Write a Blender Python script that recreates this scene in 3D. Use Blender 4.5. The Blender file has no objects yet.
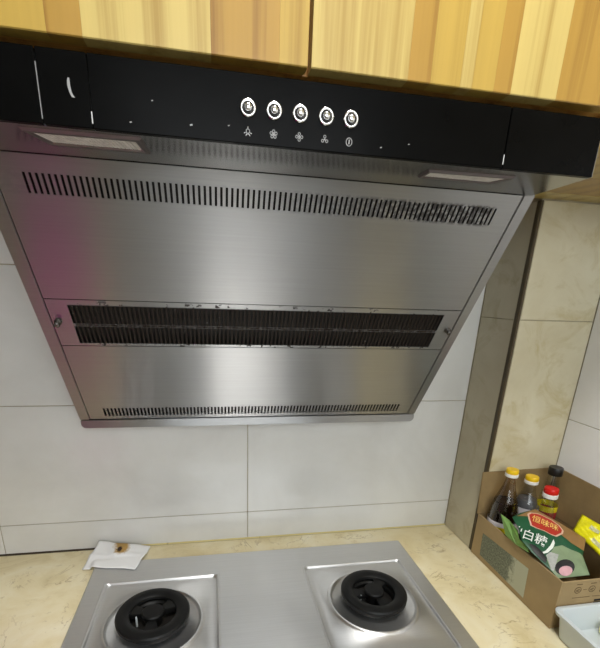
import bpy, bmesh, math, random
from mathutils import Vector, Matrix
random.seed(7)
R = math.radians
sc = bpy.context.scene
C = sc.collection

# ------------------------------------------------------------------ camera
CAM = Vector((-0.0819, -0.9728, 0.6317))
PITCH, YAW, ROLL = -0.3214, 0.1848, 0.0330
FPX, PX, PY = 408.745, 286.847, 432.751          # focal length / principal point in 600x648 pixels
fw = Vector((math.sin(YAW)*math.cos(PITCH), math.cos(YAW)*math.cos(PITCH), math.sin(PITCH)))
rt = Vector((math.cos(YAW), -math.sin(YAW), 0))
up = rt.cross(fw)
rt, up = rt*math.cos(ROLL)+up*math.sin(ROLL), -rt*math.sin(ROLL)+up*math.cos(ROLL)
cd = bpy.data.cameras.new('camera'); cam = bpy.data.objects.new('camera', cd); C.objects.link(cam)
cam.matrix_world = Matrix(((rt.x, up.x, -fw.x, CAM.x), (rt.y, up.y, -fw.y, CAM.y), (rt.z, up.z, -fw.z, CAM.z), (0, 0, 0, 1)))
cd.sensor_fit = 'HORIZONTAL'; cd.sensor_width = 36; cd.lens = 36*FPX/600
cd.shift_x = (300-PX)/600; cd.shift_y = (PY-324)/600; cd.clip_start = 0.01
sc.camera = cam

# ------------------------------------------------------------------ world, lights, exposure
w = bpy.data.worlds.new('world'); sc.world = w; w.use_nodes = True
w.node_tree.nodes['Background'].inputs[0].default_value = (0.75, 0.85, 1.0, 1)
w.node_tree.nodes['Background'].inputs[1].default_value = 1.0
def area(name, loc, target, size, size_y, power, col, shape='RECTANGLE'):
    l = bpy.data.lights.new(name, 'AREA'); l.shape = shape; l.size = size; l.size_y = size_y
    l.energy = power; l.color = col
    o = bpy.data.objects.new(name, l); C.objects.link(o); o.location = loc
    o.rotation_euler = (Vector(target)-Vector(loc)).to_track_quat('-Z', 'Y').to_euler()
    return o
# area light added as daylight fill inside an unseen window behind the photographer
area('added_window_fill', (0.12, -2.14, 0.98), (0.25, 0, 0.30), 1.05, 0.95, 16, (0.93, 0.98, 1.0))
# the round lamp on the ceiling
area('ceiling_lamp_light', (0.10, -0.90, 1.695), (0.10, -0.90, 0), 0.36, 0.36, 16.5, (1.0, 0.985, 0.95), 'DISK')
vs = sc.view_settings
vs.view_transform = 'Standard'; vs.look = 'None'; vs.gamma = 1; vs.use_curve_mapping = False
vs.exposure = 0.0

# ------------------------------------------------------------------ materials
def lin(r, g, b):
    f = lambda c: (c/255/12.92) if c/255 <= .04045 else ((c/255+.055)/1.055)**2.4
    return (f(r), f(g), f(b), 1)
class NT:
    def __init__(s, name):
        s.m = bpy.data.materials.new(name); s.m.use_nodes = True; s.t = s.m.node_tree
        s.b = s.t.nodes['Principled BSDF']
    def n(s, typ, **kw):
        x = s.t.nodes.new(typ)
        for k, v in kw.items(): setattr(x, k, v)
        return x
    def l(s, a, b): s.t.links.new(a, b)
    def coord(s, scale=(1, 1, 1), which='Object', offset=(0, 0, 0)):
        tc = s.n('ShaderNodeTexCoord'); mp = s.n('ShaderNodeMapping')
        mp.inputs['Scale'].default_value = scale; mp.inputs['Location'].default_value = offset
        if which == 'World':
            g = s.n('ShaderNodeNewGeometry'); s.l(g.outputs['Position'], mp.inputs[0])
        else: s.l(tc.outputs[which], mp.inputs[0])
        return mp.outputs[0]
    def noise(s, vec, scale, detail=4, rough=.55, dist=0):
        x = s.n('ShaderNodeTexNoise'); s.l(vec, x.inputs['Vector'])
        x.inputs['Scale'].default_value = scale; x.inputs['Detail'].default_value = detail
        x.inputs['Roughness'].default_value = rough; x.inputs['Distortion'].default_value = dist
        return x.outputs['Fac']
    def ramp(s, fac, stops):
        x = s.n('ShaderNodeValToRGB'); s.l(fac, x.inputs[0]); e = x.color_ramp.elements
        while len(e) < len(stops): e.new(.5)
        for i, (p, c) in enumerate(stops):
            e[i].position = p; e[i].color = c if isinstance(c, tuple) else (c, c, c, 1)
        return x.outputs[0]
    def mix(s, fac, a, b, blend='MIX'):
        x = s.n('ShaderNodeMix', data_type='RGBA', blend_type=blend)
        if isinstance(fac, float): x.inputs[0].default_value = fac
        else: s.l(fac, x.inputs[0])
        for i, v in ((6, a), (7, b)):
            if isinstance(v, tuple): x.inputs[i].default_value = v
            else: s.l(v, x.inputs[i])
        return x.outputs[2]
    def math(s, op, a, b=None):
        x = s.n('ShaderNodeMath', operation=op)
        for i, v in ((0, a), (1, b)):
            if v is None: continue
            if isinstance(v, (int, float)): x.inputs[i].default_value = v
            else: s.l(v, x.inputs[i])
        return x.outputs[0]
    def mrange(s, v, a, b, c=0., d=1.):
        x = s.n('ShaderNodeMapRange'); s.l(v, x.inputs[0])
        for i, q in enumerate((a, b, c, d)): x.inputs[i+1].default_value = q
        return x.outputs[0]
    def set(s, k, v):
        if isinstance(v, (int, float, tuple)): s.b.inputs[k].default_value = v
        else: s.l(v, s.b.inputs[k])
    def bump(s, h, strength, dist=.002):
        x = s.n('ShaderNodeBump'); x.inputs['Strength'].default_value = strength; x.inputs['Distance'].default_value = dist
        s.l(h, x.inputs['Height']); s.l(x.outputs[0], s.b.inputs['Normal'])

def plain(name, col, rough=.5, metal=0., var=.0, scale=40, spec=.5, bump=0):
    k = NT(name)
    v = k.coord()
    if var:
        f = k.noise(v, scale)
        d = tuple(max(0, c*(1-var)) for c in col[:3])+(1,); u = tuple(min(1, c*(1+var)) for c in col[:3])+(1,)
        k.set('Base Color', k.ramp(f, [(.3, d), (.7, u)]))
        if bump: k.bump(f, bump)
    else: k.set('Base Color', col)
    k.set('Roughness', rough); k.set('Metallic', metal); k.set('Specular IOR Level', spec)
    return k.m

def steel(name, col=(.39, .39, .39, 1), rough=.32, aniso=.97, streak=.10, grease=None):
    k = NT(name)
    v = k.coord((6, 400, 400)); f = k.noise(v, 1.0, 3, .6)
    big = k.noise(k.coord((5, 5, 5)), 1.0, 4)
    base = k.mix(.5, k.ramp(f, [(.3, tuple(c*.92 for c in col[:3])+(1,)), (.7, tuple(c*1.05 for c in col[:3])+(1,))]),
                 k.ramp(big, [(.15, tuple(c*.9 for c in col[:3])+(1,)), (.85, col)]))
    rr = k.mrange(big, .1, .9, rough-.05, rough+.07)
    met = 1.0
    if grease:
        g = grease(k)                                  # 0..1 mask of brown cooking grease
        base = k.mix(g, base, (.020, .013, .009, 1))
        met = k.mrange(g, 0, 1, 1, 0)
        rr = k.math('ADD', rr, k.math('MULTIPLY', g, .20)); k.set('Specular IOR Level', k.mrange(g, 0, 1, .5, .06))
    k.set('Base Color', base); k.set('Metallic', met); k.set('Roughness', rr)
    k.set('Anisotropic', aniso)
    tg = k.n('ShaderNodeTangent', direction_type='UV_MAP', uv_map='UVMap')
    k.l(tg.outputs[0], k.b.inputs['Tangent'])
    k.bump(f, streak, .0004)
    return k.m

def wood(name, light, dark, seed):
    k = NT(name)
    oi = k.n('ShaderNodeObjectInfo')
    mp = k.n('ShaderNodeMapping'); tc = k.n('ShaderNodeTexCoord'); k.l(tc.outputs['Object'], mp.inputs[0])
    cb = k.n('ShaderNodeCombineXYZ'); rnd = k.math('MULTIPLY', oi.outputs['Random'], 37.0)
    for i in range(3): k.l(rnd, cb.inputs[i])
    k.l(cb.outputs[0], mp.inputs['Location']); mp.inputs['Scale'].default_value = (14, 14, 1.3)
    v = mp.outputs[0]
    warp = k.noise(v, .9, 3, .5, .6)
    wv = k.n('ShaderNodeTexWave', wave_type='RINGS', rings_direction='Z'); k.l(v, wv.inputs['Vector'])
    wv.inputs['Scale'].default_value = .55; wv.inputs['Distortion'].default_value = 3.5
    wv.inputs['Detail'].default_value = 3.0; wv.inputs['Detail Scale'].default_value = .5; wv.inputs['Detail Roughness'].default_value = .6
    mp2 = k.n('ShaderNodeMapping'); k.l(tc.outputs['Object'], mp2.inputs[0]); k.l(cb.outputs[0], mp2.inputs['Location'])
    mp2.inputs['Scale'].default_value = (190, 190, 3.2)
    fine = k.noise(mp2.outputs[0], 1.0, 4)
    f = k.math('ADD', k.math('MULTIPLY', wv.outputs['Fac'], .22), k.math('ADD', k.math('MULTIPLY', warp, .4), k.math('MULTIPLY', fine, .5)))
    k.set('Base Color', k.ramp(f, [(.34, dark), (.56, light), (.80, tuple(min(1, c*1.08) for c in light[:3])+(1,))]))
    k.set('Roughness', .34); k.set('Coat Weight', .25); k.set('Coat Roughness', .2)
    k.bump(fine, .08, .0006)
    return k.m

def tile(name, c1, c2, stain=None, rough=.22, scale=4, vein=.0):
    k = NT(name)
    v = k.coord(which='World')
    f = k.noise(v, scale, 6, .6, .3)
    col = k.ramp(f, [(.3, c1), (.68, c2)])
    if stain:
        g = k.noise(v, scale*2.3, 5, .65, 1.0)
        col = k.mix(k.mrange(g, .52, .72, 0, .75), col, stain)
    k.set('Base Color', col); k.set('Roughness', rough)
    k.bump(k.noise(v, 30, 2), .06, .001)
    return k.m

M = {}
M['tile_white'] = tile('white glazed tile', lin(208, 207, 203), lin(224, 224, 221), rough=.2)
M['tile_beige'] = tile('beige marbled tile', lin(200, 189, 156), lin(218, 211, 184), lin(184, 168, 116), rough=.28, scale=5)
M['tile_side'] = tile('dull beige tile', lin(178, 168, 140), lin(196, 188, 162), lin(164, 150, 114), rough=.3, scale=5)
M['grout'] = plain('dirty grout', lin(168, 158, 134), .9, var=.25, scale=18)
M['edge_bead'] = plain('shaded brown corner bead', lin(74, 62, 38), .5, var=.15)  # corner trim, with the side-edge shading put into its dark brown
M['plaster'] = plain('white plaster', lin(225, 224, 218), .8, var=.03, scale=6)
M['grey_paint'] = plain('grey painted wall', lin(112, 110, 106), .7, var=.05, scale=6)
M['tile_brightened'] = tile('brightened white tile', lin(236, 236, 236), lin(246, 246, 247), rough=.18)  # right-wall tile, whitened to stand in for light missing there
M['floor_tile'] = tile('cream floor tile', lin(100, 98, 95), lin(116, 114, 110), rough=.35)

def m_counter():
    k = NT('beige stone worktop')
    v = k.coord(which='World')
    a = k.noise(v, 9, 6, .62, .8); b = k.noise(v, 3.2, 4, .5, .5)
    col = k.ramp(a, [(.28, lin(206, 188, 140)), (.5, lin(230, 217, 178)), (.72, lin(240, 232, 204))])
    col = k.mix(k.mrange(b, .45, .7, 0, .55), col, lin(220, 202, 152))
    r1 = k.noise(v, 6.5, 5, .6, 1.6)
    vein = k.math('SUBTRACT', 1, k.mrange(k.math('ABSOLUTE', k.math('SUBTRACT', r1, .5)), 0, .014, 0, 1))
    msk = k.mrange(k.noise(v, 11, 2), .48, .62, 0, .6)
    col = k.mix(k.math('MULTIPLY', vein, msk), col, lin(150, 122, 74))
    s = k.noise(v, 60, 3, .6); col = k.mix(k.mrange(s, .64, .74, 0, .35), col, lin(160, 138, 92))
    k.set('Base Color', col); k.set('Roughness', .3); return k.m
M['counter'] = m_counter()

TOP = Vector((0, -.3338, .7913)); BOT = Vector((0, -.0508, .3608)); PL = (BOT-TOP).length
E_S = (BOT-TOP).normalized(); E_N = Vector((0, E_S.z, -E_S.y)).normalized()   # E_N faces out into the room
if E_N.y > 0: E_N = -E_N
def pan(x, s, n=0.): return Vector((x, TOP.y, TOP.z)) + E_S*s + E_N*n

def s_coord(k):           # distance down the sloping front, in metres, as a shader value
    g = k.n('ShaderNodeNewGeometry'); sp = k.n('ShaderNodeSeparateXYZ'); k.l(g.outputs['Position'], sp.inputs[0])
    s = k.math('DIVIDE', k.math('SUBTRACT', TOP.z, sp.outputs['Z']), -E_S.z)
    return s, sp.outputs['X'], g.outputs['Position']
def band(k, s, a, b, soft):
    return k.math('MULTIPLY', k.mrange(s, a-soft, a+soft, 0, 1), k.mrange(s, b-soft, b+soft, 1, 0))
def grease_mid(k):
    s, x, pos = s_coord(k)
    n = k.noise(pos, 130, 3, .6); n2 = k.noise(pos, 7, 3, .5)
    bd = k.math('MAXIMUM', band(k, s, .2198, .2585, .0012), band(k, s, .2622, .3000, .0012)); seam = band(k, s, .2575, .2630, .0010)
    bx = k.math('MULTIPLY', k.mrange(x, -.318, -.312, 0, 1), k.mrange(x, .361, .366, 1, 0))
    amt = k.mrange(x, -.31, -.10, .24, .18)
    hit = k.mrange(k.math('SUBTRACT', k.math('ADD', n, k.math('MULTIPLY', n2, .30)), amt), .10, .24, 0, .97)
    drip = k.math('MULTIPLY', band(k, s, .211, .309, .004), k.mrange(k.noise(pos, 90, 2), .60, .66, 0, .9))
    return k.math('MAXIMUM', k.math('MAXIMUM', k.math('MULTIPLY', k.math('MULTIPLY', bd, bx), hit), k.math('MULTIPLY', drip, bx)), k.math('MULTIPLY', k.math('MULTIPLY', seam, bx), k.mrange(n, .30, .60, .80, 1)))
def grease_up(k):
    s, x, pos = s_coord(k)
    n = k.noise(pos, 120, 3, .6); bd = band(k, s, .020, .050, .002)
    bx = k.math('MULTIPLY', k.mrange(x, .0, .24, 0.1, 1), k.mrange(x, .352, .362, 1, 0))
    return k.math('MULTIPLY', k.math('MULTIPLY', bd, bx), k.mrange(n, .40, .54, 0, .8))
def grease_low(k):
    s, x, pos = s_coord(k)
    n = k.noise(pos, 150, 3, .6); bd = band(k, s, .474, .507, .003)
    bx = k.math('MULTIPLY', k.mrange(x, -.322, -.31, 0, 1), k.mrange(x, .36, .37, 1, 0))
    return k.math('MULTIPLY', k.math('MULTIPLY', bd, bx), k.mrange(n, .60, .66, 0, .8))
M['steel'] = steel('brushed stainless steel')
M['steel_up'] = steel('brushed steel of the upper panel', grease=grease_up)
M['steel_mid'] = steel('greasy brushed steel of the filter panel', grease=grease_mid)
M['steel_low'] = steel('brushed steel of the lower panel', grease=grease_low)
M['steel_stove'] = steel('brushed steel cooktop', (.72, .72, .72, 1), .36, .6, .06)
M['steel_dull'] = steel('dull hood steel', (.36, .36, .355, 1), .18, .2, .04)
M['chrome'] = plain('polished chrome', (.82, .82, .82, 1), .12, 1.)
M['knob_steel'] = plain('small grimy knob', (.16, .15, .14, 1), .35, 1.)
M['cavity'] = plain('greasy black interior', (.010, .008, .006, 1), .55, var=.4)
M['black_glass'] = plain('black gloss fascia', (.0022, .0022, .0022, 1), .25, var=.3, scale=20, spec=.05)
M['print_white'] = plain('white print', lin(205, 205, 205), .5)
M['seam'] = plain('bright panel edge', lin(150, 150, 150), .35, .6)
M['scuff'] = plain('dried pale smear', lin(150, 150, 150), .7, var=.2)
M['lamp_frame'] = plain('dull lamp bezel', lin(120, 112, 112), .4, .8)
M['lamp_lens'] = plain('ribbed lamp diffuser', lin(236, 232, 228), .35, .0, var=.15, scale=120, bump=.6)
M['iron'] = plain('matte black cast iron', lin(15, 15, 15), .42, var=.25, scale=60, bump=.1, spec=.25)
M['wood_pale'] = wood('pale pine plank', lin(188, 166, 98), lin(158, 130, 66), 1)
M['wood_mid'] = wood('honey pine plank', lin(174, 144, 66), lin(146, 112, 42), 2)
M['wood_deep'] = wood('orange pine plank', lin(162, 126, 54), lin(132, 94, 34), 3)
M['wood_core'] = wood('pine cabinet carcass', lin(196, 146, 74), lin(150, 98, 40), 4)
M['white_lacquer'] = plain('white lacquer', lin(214, 212, 205), .35)
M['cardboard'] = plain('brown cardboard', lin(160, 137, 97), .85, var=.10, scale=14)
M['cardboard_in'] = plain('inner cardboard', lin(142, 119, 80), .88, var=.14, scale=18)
M['card_print'] = plain('faded brown print', lin(104, 84, 56), .85)
M['card_black'] = plain('black carton print', lin(30, 26, 22), .85)
M['white_plastic'] = plain('white plastic', lin(202, 210, 212), .3)
M['yellow_cap'] = plain('yellow cap plastic', lin(238, 196, 22), .35)
M['red_cap'] = plain('red cap plastic', lin(208, 26, 20), .35)
M['black_cap'] = plain('black cap plastic', lin(22, 22, 22), .35)
M['cap_collar'] = plain('white cap collar', lin(236, 234, 228), .4)
M['soy'] = plain('dark soy sauce', lin(30, 18, 10), .12)
M['label_yellow'] = plain('yellow bottle label', lin(232, 212, 30), .5)
M['label_white'] = plain('white bottle label', lin(222, 218, 222), .5, var=.1)
M['label_red'] = plain('red label print', lin(170, 42, 52), .5)
M['grey_liquid'] = plain('grey label', lin(88, 88, 94), .3)
M['green_dark'] = plain('dark green bag film', lin(22, 80, 48), .35, var=.1, scale=25)
M['green_light'] = plain('light green bag film', lin(112, 152, 72), .35, var=.12, scale=40)
M['green_grey'] = plain('grey green printed field', lin(128, 146, 112), .4, var=.12, scale=60)
M['brown_film'] = plain('brown bag film', lin(142, 108, 64), .35, var=.12, scale=50)
M['black_print_shadow'] = plain('black print and shadow', lin(14, 14, 16), .4)  # for the picture surround and the painted shadow on the bag
M['bag_white'] = plain('white bag print', lin(226, 230, 222), .45)
M['bag_red'] = plain('red emblem', lin(176, 44, 26), .4)
M['emblem_rim'] = plain('pale emblem rim', lin(214, 176, 150), .4)
M['bag_gold'] = plain('gold lettering', lin(236, 196, 104), .45)
M['bag_grey'] = plain('pale grey panel print', lin(166, 168, 162), .45, var=.15, scale=200)
M['face_print'] = plain('pink print', lin(206, 160, 166), .45, var=.1, scale=90)
M['bag_yellow'] = plain('bright yellow bag film', lin(234, 226, 22), .3, var=.06, scale=60)
M['bag_silver'] = plain('pale crease print', lin(206, 206, 160), .4, var=.2, scale=180)
M['cream'] = plain('cream soap', lin(232, 224, 176), .5)
M['pink'] = plain('magenta plastic', lin(255, 70, 220), .3)
M['bin_grey'] = plain('dark grey bin plastic', lin(52, 52, 50), .5)
M['mat_white'] = plain('off-white mat', lin(182, 182, 178), .7, var=.05)

def m_napkin():
    k = NT('white tissue with brown stain')
    g = k.n('ShaderNodeNewGeometry'); sp = k.n('ShaderNodeSeparateXYZ'); k.l(g.outputs['Position'], sp.inputs[0])
    n = k.noise(g.outputs['Position'], 70, 4, .6)
    def blob(x, y, r):
        d = k.math('SQRT', k.math('ADD', k.math('POWER', k.math('SUBTRACT', sp.outputs['X'], x), 2.0), k.math('POWER', k.math('MULTIPLY', k.math('SUBTRACT', sp.outputs['Y'], y), .62), 2.0)))
        return k.mrange(k.math('ADD', d, k.math('MULTIPLY', k.math('SUBTRACT', n, .5), r*1.3)), r*.6, r, 1, 0)
    col = k.mix(blob(-.318, -.028, .0215), lin(240, 240, 240), lin(182, 146, 84))
    col = k.mix(blob(-.3225, -.040, .0072), col, lin(50, 30, 14))
    k.set('Base Color', col); k.set('Roughness', .85); k.set('Subsurface Weight', 0.0)
    k.bump(k.noise(k.coord(), 220, 3), .2, .0008); return k.m
M['napkin'] = m_napkin()
def m_label():
    k = NT('worn shipping label')
    v = k.coord(which='World'); g = k.n('ShaderNodeNewGeometry'); sp = k.n('ShaderNodeSeparateXYZ'); k.l(g.outputs['Position'], sp.inputs[0])
    n = k.noise(v, 55, 5, .7); fine = k.noise(v, 260, 3, .7)
    m = k.mrange(k.math('ADD', sp.outputs['Y'], k.math('MULTIPLY', k.math('SUBTRACT', n, .5), .09)), -.292, -.272, 0, 1)
    dark = k.ramp(fine, [(.35, lin(70, 76, 62)), (.62, lin(120, 126, 106)), (.75, lin(160, 164, 140))])
    k.set('Base Color', k.mix(m, lin(176, 178, 154), dark)); k.set('Roughness', .35); return k.m
M['ship_label'] = m_label()
def m_clear(name, tint, gl=.10):
    k = NT(name); t = k.t
    tr = k.n('ShaderNodeBsdfTransparent'); tr.inputs[0].default_value = tint
    g = k.n('ShaderNodeBsdfGlossy'); g.inputs['Roughness'].default_value = .06; g.inputs[0].default_value = (.9, .9, .9, 1)
    lw = k.n('ShaderNodeLayerWeight'); lw.inputs[0].default_value = .35
    fac = k.mrange(lw.outputs['Facing'], 0, 1, gl*.4, .38)
    mx = k.n('ShaderNodeMixShader'); k.l(fac, mx.inputs[0]); k.l(tr.outputs[0], mx.inputs[1]); k.l(g.outputs[0], mx.inputs[2])
    k.l(mx.outputs[0], t.nodes['Material Output'].inputs[0]); return k.m
M['clear'] = m_clear('clear bottle plastic', (.90, .91, .88, 1))
M['clear_brown'] = m_clear('brown tinted bottle plastic', (.74, .66, .52, 1))
def m_glass():
    k = NT('window glass'); k.set('Base Color', (1, 1, 1, 1)); k.set('Transmission Weight', 1.0); k.set('Roughness', 0.0); return k.m
M['window_glass'] = m_glass()
def m_emit(name, col, s):
    k = NT(name); k.set('Base Color', col); k.set('Emission Color', col); k.set('Emission Strength', s); return k.m
M['lamp_on'] = m_emit('lit lamp diffuser', (1, .97, .91, 1), 3.0)

# ------------------------------------------------------------------ mesh helpers
def new_mesh(name, verts, faces, mat, smooth=False):
    me = bpy.data.meshes.new(name); me.from_pydata([tuple(v) for v in verts], [], faces); me.update()
    me.materials.append(M[mat] if isinstance(mat, str) else mat)
    uv = me.uv_layers.new(name='UVMap')
    for p in me.polygons:
        n = p.normal; p.use_smooth = smooth
        for li in p.loop_indices:
            c = me.vertices[me.loops[li].vertex_index].co
            uv.data[li].uv = (c.z-c.y, c.x) if abs(n.x) < .8 else (c.z, c.y)
    return me
def link(name, me, parent=None, loc=None, rot=None):
    o = bpy.data.objects.new(name, me); C.objects.link(o)
    if loc is not None: o.location = loc
    if rot is not None: o.rotation_euler = rot
    if parent is not None:
        o.parent = parent
        if parent.get('_w'): o.matrix_parent_inverse = Matrix.Translation(-parent.location)
    return o
def tag(o, label, cat, group=None):
    o['label'] = label; o['category'] = cat
    if group: o['group'] = group
    return o
def thing(name, loc, label, cat, group=None):
    o = bpy.data.objects.new(name, None); C.objects.link(o); o.location = loc; o.empty_display_size = .05
    o['_w'] = 1                                        # its parts are written in room coordinates
    return tag(o, label, cat, group)
def struct(o): o['kind'] = 'structure'; return o
class MB:
    def __init__(s): s.v = []; s.f = []
    def poly(s, pts):
        i = len(s.v); s.v += [Vector(p) for p in pts]; s.f.append(tuple(range(i, i+len(pts)))); return s
    def box(s, a, b):
        (x0, y0, z0), (x1, y1, z1) = a, b; i = len(s.v)
        s.v += [Vector(p) for p in ((x0,y0,z0),(x1,y0,z0),(x1,y1,z0),(x0,y1,z0),(x0,y0,z1),(x1,y0,z1),(x1,y1,z1),(x0,y1,z1))]
        s.f += [tuple(i+j for j in q) for q in ((0,3,2,1),(4,5,6,7),(0,1,5,4),(1,2,6,5),(2,3,7,6),(3,0,4,7))]; return s
    def prism(s, a, b):                                # two matching outlines joined by sides
        n = len(a); i = len(s.v); s.v += [Vector(p) for p in a]+[Vector(p) for p in b]
        s.f += [tuple(i+j for j in reversed(range(n))), tuple(i+n+j for j in range(n))]
        s.f += [(i+j, i+(j+1) % n, i+n+(j+1) % n, i+n+j) for j in range(n)]; return s
    def loft(s, loops, close=True, cap0=False, cap1=False):
        n = len(loops[0]); i = len(s.v)
        for L in loops: s.v += [Vector(p) for p in L]
        for k in range(len(loops)-1):
            for j in range(n if close else n-1):
                a = i+k*n+j; b = i+k*n+(j+1) % n; s.f.append((a, b, b+n, a+n))
        if cap0: s.f.append(tuple(i+j for j in reversed(range(n))))
        if cap1: s.f.append(tuple(i+(len(loops)-1)*n+j for j in range(n)))
        return s
    def lathe(s, prof, c=(0, 0, 0), axis='Z', n=32, cap0=False, cap1=False):
        L = []
        for r, h in prof:
            ring = []
            for j in range(n):
                a = 2*math.pi*j/n; x, y = r*math.cos(a), r*math.sin(a)
                q = (x, y, h) if axis == 'Z' else (x, -h, y)          # 'Y': grows toward the room (-y)
                ring.append(Vector(c)+Vector(q))
            L.append(ring)
        return s.loft(L, True, cap0, cap1)
    def mesh(s, name, mat, smooth=False, bevel=0, seg=2, fix=True, ang=30):
        bm = bmesh.new(); vs = [bm.verts.new(v) for v in s.v]
        for f in s.f:
            try: bm.faces.new([vs[i] for i in f])
            except ValueError: pass
        bmesh.ops.remove_doubles(bm, verts=bm.verts, dist=1e-6)
        if fix: bmesh.ops.recalc_face_normals(bm, faces=bm.faces)
        if bevel:
            es = [e for e in bm.edges if len(e.link_faces) == 2 and e.calc_face_angle(0) > R(ang)]
            bmesh.ops.bevel(bm, geom=es, offset=bevel, segments=seg, affect='EDGES', clamp_overlap=True)
        bm.verts.index_update()
        me = new_mesh(name, [v.co.copy() for v in bm.verts], [tuple(v.index for v in f.verts) for f in bm.faces], mat, smooth)
        bm.free(); return me
    def build(s, name, mat, parent=None, **kw): return link(name, s.mesh(name, mat, **kw), parent)
def smooth_angle(o, deg=40):
    me = o.data
    me.polygons.foreach_set('use_smooth', [True]*len(me.polygons))
    try: me.set_sharp_from_angle(angle=R(deg))
    except Exception: pass
    return o
def box(name, a, b, mat, parent=None, bevel=0, seg=2): return MB().box(a, b).build(name, mat, parent, bevel=bevel, seg=seg)

# ------------------------------------------------------------------ the room
XL, XR, YB, YF, ZF, ZC = -1.10, .7855, 0.0, -2.2, -.82, 1.75
floor = struct(box('floor', (XL-.1, YF-.1, ZF-.1), (XR+.1, .1, ZF), 'floor_tile'))
for i in range(4):
    for j in range(4):
        x0 = XL+.6*i; y0 = YF+.6*j; x1 = min(x0+.596, XR); y1 = min(y0+.596, 0)
        if x1-x0 > .02 and y1-y0 > .02: box('floor_tile', (x0, y0, ZF), (x1, y1, ZF+.004), 'floor_tile', floor, .001, 1)
struct(box('ceiling', (XL-.1, YF-.1, ZC), (XR+.1, .1, ZC+.1), 'plaster'))
wb = struct(box('wall_back', (XL-.1, .0018, ZF), (XR+.1, .1, ZC), 'grout'))
wr = struct(box('wall_right', (XR+.0018, YF, ZF), (XR+.1, .008, ZC), 'grout'))
struct(box('wall_left', (XL-.1, YF, ZF), (XL, .008, ZC), 'grey_paint'))
WX0, WX1, WZ0, WZ1 = -.44, .68, .48, 1.48              # unseen window opening, added for daylight, in the wall behind the photographer
m = MB().box((XL-.1, YF-.1, ZF), (WX0, YF, ZC)).box((WX1, YF-.1, ZF), (XR+.1, YF, ZC)).box((WX0, YF-.1, ZF), (WX1, YF, WZ0)).box((WX0, YF-.1, WZ1), (WX1, YF, ZC))
struct(m.build('wall_front', 'plaster', fix=False))
win = struct(MB().box((WX0, YF-.07, WZ0), (WX0+.04, YF-.02, WZ1)).box((WX1-.04, YF-.07, WZ0), (WX1, YF-.02, WZ1)).box((WX0, YF-.07, WZ0), (WX1, YF-.02, WZ0+.04))
   .box((WX0, YF-.07, WZ1-.04), (WX1, YF-.02, WZ1)).box((.10, YF-.07, WZ0), (.14, YF-.02, WZ1)).build('unseen_window_1', 'white_lacquer', fix=False))
for a, b in ((WX0+.04, .10), (.14, WX1-.04)): box('pane', (a, YF-.048, WZ0+.04), (b, YF-.043, WZ1-.04), 'window_glass', win)
# glazed tiles, each its own piece, with recessed grout joints
G = .0009
def tile_piece(parent, a, b, mat): return box('tile', a, b, mat, parent, .0008, 1)
rows = [(0, .0812), (.0812, .3807), (.3807, .6757), (.6757, .9757)]
cols = [(-1.1, -.6), (-.6, 0), (0, .5889)]
for z0, z1 in rows:
    for x0, x1 in cols:
        tile_piece(wb, (x0+G, 0, z0+(G if z0 else .0)), (x1-G, .008, z1-G), 'tile_white')
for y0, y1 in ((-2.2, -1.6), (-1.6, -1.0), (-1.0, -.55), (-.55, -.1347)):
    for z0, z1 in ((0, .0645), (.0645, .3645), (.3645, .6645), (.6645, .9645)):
        tile_piece(wr, (XR, y0+G, z0+G), (XR+.008, y1-G, z1-G), 'tile_brightened')
# boxed-in pillar in the right corner, clad in beige tiles
PXs, PYf = .5889, -.1347
wp = struct(box('wall_pillar', (PXs+.0018, PYf+.0018, 0), (XR+.008, .008, ZC), 'grout'))
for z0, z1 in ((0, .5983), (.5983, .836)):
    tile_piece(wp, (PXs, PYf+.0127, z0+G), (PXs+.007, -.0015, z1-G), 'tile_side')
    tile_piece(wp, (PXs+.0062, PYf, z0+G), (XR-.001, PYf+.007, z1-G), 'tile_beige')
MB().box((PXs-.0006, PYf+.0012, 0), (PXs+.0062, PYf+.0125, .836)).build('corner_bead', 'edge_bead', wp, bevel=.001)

def m_seal():
    k = NT('grimy sealant'); g = k.n('ShaderNodeNewGeometry'); sp = k.n('ShaderNodeSeparateXYZ'); k.l(g.outputs['Position'], sp.inputs[0])
    n = k.noise(g.outputs['Position'], 45, 4, .6)
    m = k.mrange(k.math('ADD', n, k.mrange(sp.outputs['X'], -.40, -.32, .24, -.16)), .48, .60, 0, 1)
    k.set('Base Color', k.mix(m, lin(206, 190, 132), lin(58, 46, 30))); k.set('Roughness', .7); return k.m
M['sealant'] = m_seal()
struct(MB().prism([(XL+.001, 0, .0001), (XL+.001, -.0034, .0001), (XL+.001, 0, .0034)], [(PXs-.0007, 0, .0001), (PXs-.0007, -.0034, .0001), (PXs-.0007, 0, .0034)]).build('trim_1', 'sealant'))

# ------------------------------------------------------------------ ceiling lamp
cl = thing('ceiling_lamp', (.10, -.90, ZC), 'round flush ceiling lamp, lit, above the cooking area', 'lamp')
MB().lathe([(.20, ZC), (.20, ZC-.03), (.19, ZC-.036)], (.10, -.90, 0), n=48, cap0=True).build('lamp_base', 'white_lacquer', cl)
MB().lathe([(.19, ZC-.036), (.17, ZC-.046), (.10, ZC-.049)], (.10, -.90, 0), n=48, cap1=True).build('diffuser', 'lamp_on', cl)

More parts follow.
